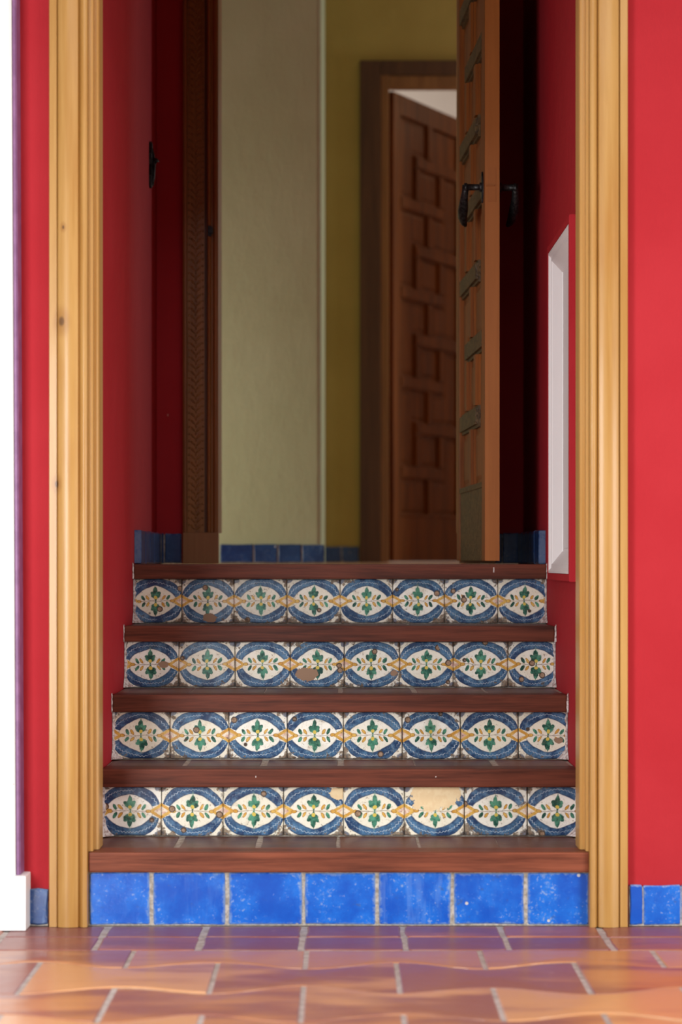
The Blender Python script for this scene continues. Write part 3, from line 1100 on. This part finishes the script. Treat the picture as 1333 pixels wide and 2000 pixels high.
T1 = .0445
W1 = .80
hx, hy = .384, YB - .025
ex, ey = X(947, 1.2456), Y(1.2456)
th = math.atan2(ey - hy, ex - hx)
nx, ny = -sin(th), cos(th)                                          # local +y: away from the face we see
d1 = panelled_door('door_1', (hx + nx * T1 / 2, hy + ny * T1 / 2, Z5 + .009), th, W1, 2.10, T1,
                   'open carved wooden door seen edge-on at the top of the stairs', EDGEWOOD, CHISEL, CHISEL)
# lever handles, one on each face
zl = Z(364, 1.25) - Z5 - .009
xh = W1 - .043
for s in (-1, 1):
    hd = empty('lever_handle', (xh, s * T1 / 2, zl))
    hd.parent = d1
    hd['label'] = 'black wrought iron lever handle with drooping grip'
    # back plate
    pts = []
    for k in range(16):
        a = 2 * pi * k / 16
        pts.append((.013 * cos(a) * (1 + .25 * cos(2 * a)), .046 * sin(a)))
    bm = slab(pts, .005, .0015)
    bm.transform(Matrix(((1, 0, 0, 0), (0, 0, s, 0), (0, 1, 0, 0), (0, 0, 0, 1))))
    link('back_plate', bm_mesh('back_plate', bm), IRON, hd)
    bm = bmesh.new()
    tube(bm, [(0, 0, 0), (0, s * .010, 0), (0, s * .012, 0), (0, s * .046, 0), (0, s * .048, 0), (0, s * .056, 0)], [.014, .014, .0095, .0095, .013, .012])
    link('spindle', bm_mesh('spindle', bm, True), IRON, hd)
    bm = bmesh.new()
    tube(bm, [(0, s * .050, .006), (-.006, s * .052, -.012), (-.022, s * .054, -.034), (-.050, s * .054, -.058), (-.080, s * .052, -.076), (-.098, s * .046, -.090), (-.104, s * .040, -.098)],
         [.011, .010, .012, .0155, .014, .010, .005])
    link('grip', bm_mesh('grip', bm, True), IRON, hd)
bm = bmesh.new()
add_box(bm, W1, W1 + .001, -.012, .012, zl - .05, zl + .05)
add_box(bm, W1 + .001, W1 + .006, -.018, .006, zl - .0035, zl - .0005)
o = link('latch_bolt', bm_mesh('latch_bolt', bm), EDGEWOOD, d1)

dx, dy = .349, .66
a2 = math.atan2(dy, dx)
T2 = .044
hx2, hy2 = X(769, 2.07), Y(2.07)
panelled_door('door_2', (hx2 - sin(a2) * T2 / 2, hy2 + cos(a2) * T2 / 2, Z5 + .006), a2, .84, Z(178, 2.07) - Z5 - .006, T2,
              'panelled wooden door ajar in the dark casing at the far end', DOORWOOD, DOORWOOD, DOORWOOD)

# ------------------------------------------------------------------ white recessed panel in the right wall
nc = ((NX + WX) / 2, (NY0 + NY1) / 2, NZ0)
ni = tag(empty('recessed_panel', nc), 'white moulded panel recessed in a red surround on the right stair wall', 'wall panel')
ninv = Matrix.Translation((-nc[0], -nc[1], -nc[2]))


def ring(name, outer, inner, mat):
    """frame between two rectangles; each = (x, y0, y1, z0, z1)"""
    bm = bmesh.new()
    rings = []
    for (x, y0, y1, z0, z1) in (outer, inner):
        rings.append([bm.verts.new((x, y, z)) for y, z in ((y0, z0), (y1, z0), (y1, z1), (y0, z1))])
    for i in range(4):
        j = (i + 1) % 4
        bm.faces.new((rings[0][i], rings[0][j], rings[1][j], rings[1][i]))
    return bm


def solid_ring(name, layers, mat, parent):
    bm = bmesh.new()
    rs = [[bm.verts.new((x, y, z)) for y, z in ((y0, z0), (y1, z0), (y1, z1), (y0, z1))] for (x, y0, y1, z0, z1) in layers]
    n = len(rs)
    for k in range(n):
        r, q = rs[k], rs[(k + 1) % n]
        for i in range(4):
            j = (i + 1) % 4
            bm.faces.new((r[i], r[j], q[j], q[i]))
    o = link(name, bm_mesh(name, bm), mat, parent)
    o.matrix_parent_inverse = ninv
    return o


def R(x, inset): return (x, NY0 + inset, NY1 - inset, NZ0 + inset, NZ1 - inset)


solid_ring('surround', [R(WX - .0005, 0), R(NX + .002, 0), R(NX, .002), R(NX, RIM - .001), R(WX - .0005, RIM - .001)], RED, ni)
q = RIM
solid_ring('moulded_frame', [R(NX + .0015, q), R(NX + .0015, q + .006), R(NX + .008, q + .014), R(NX + .008, q + .024), R(NX + .011, q + .027),
                             R(.6195, q + .060), R(.6215, q + .060), R(.6215, q + .068), R(.630, q + .068), R(.630, q)], WHITE, ni)
o = box('panel_field', (.6215, .629, NY0 + q + .0685, NY1 - q - .0685, NZ0 + q + .0685, NZ1 - q - .0685), WHITE, ni)
o.matrix_parent_inverse = ninv

# ------------------------------------------------------------------ iron latch plate on the left stair wall
dk = 1.352
hk = tag(empty('latch_plate', (-WX, Y(dk), Z(322, dk))), 'black iron latch plate on the left stair wall', 'hook')
hh_ = 42 * dk * S
pts = []
for k in range(20):
    a = 2 * pi * k / 20
    pts.append((.016 * cos(a), hh_ * sin(a) * (1 if abs(sin(a)) < .8 else 1.0)))
pts = [(-.012, -hh_), (0, -hh_ - .006), (.012, -hh_), (.018, -hh_ * .5), (.012, 0), (.018, hh_ * .5), (.012, hh_), (0, hh_ + .006), (-.012, hh_), (-.018, hh_ * .5), (-.012, 0), (-.018, -hh_ * .5)]
bm = slab(pts, .010, .003)
rot = Matrix(((0, 0, 1, 0), (1, 0, 0, 0), (0, 1, 0, 0), (0, 0, 0, 1)))
bm.transform(rot)
link('back_plate', bm_mesh('back_plate', bm), IRON, hk)
bm = bmesh.new()
tube(bm, [(.009, 0, .016), (.016, 0, .016), (.020, 0, .014), (.023, 0, .010), (.020, 0, .004)], [.006, .007, .009, .008, .004])
link('knob', bm_mesh('knob', bm, True), IRON, hk)
bm = bmesh.new()
tube(bm, [(.009, 0, .052), (.013, 0, .030), (.015, 0, 0), (.014, 0, -.035), (.011, 0, -.066)], [.003, .004, .005, .004, .003])
link('bar', bm_mesh('bar', bm, True), IRON, hk)
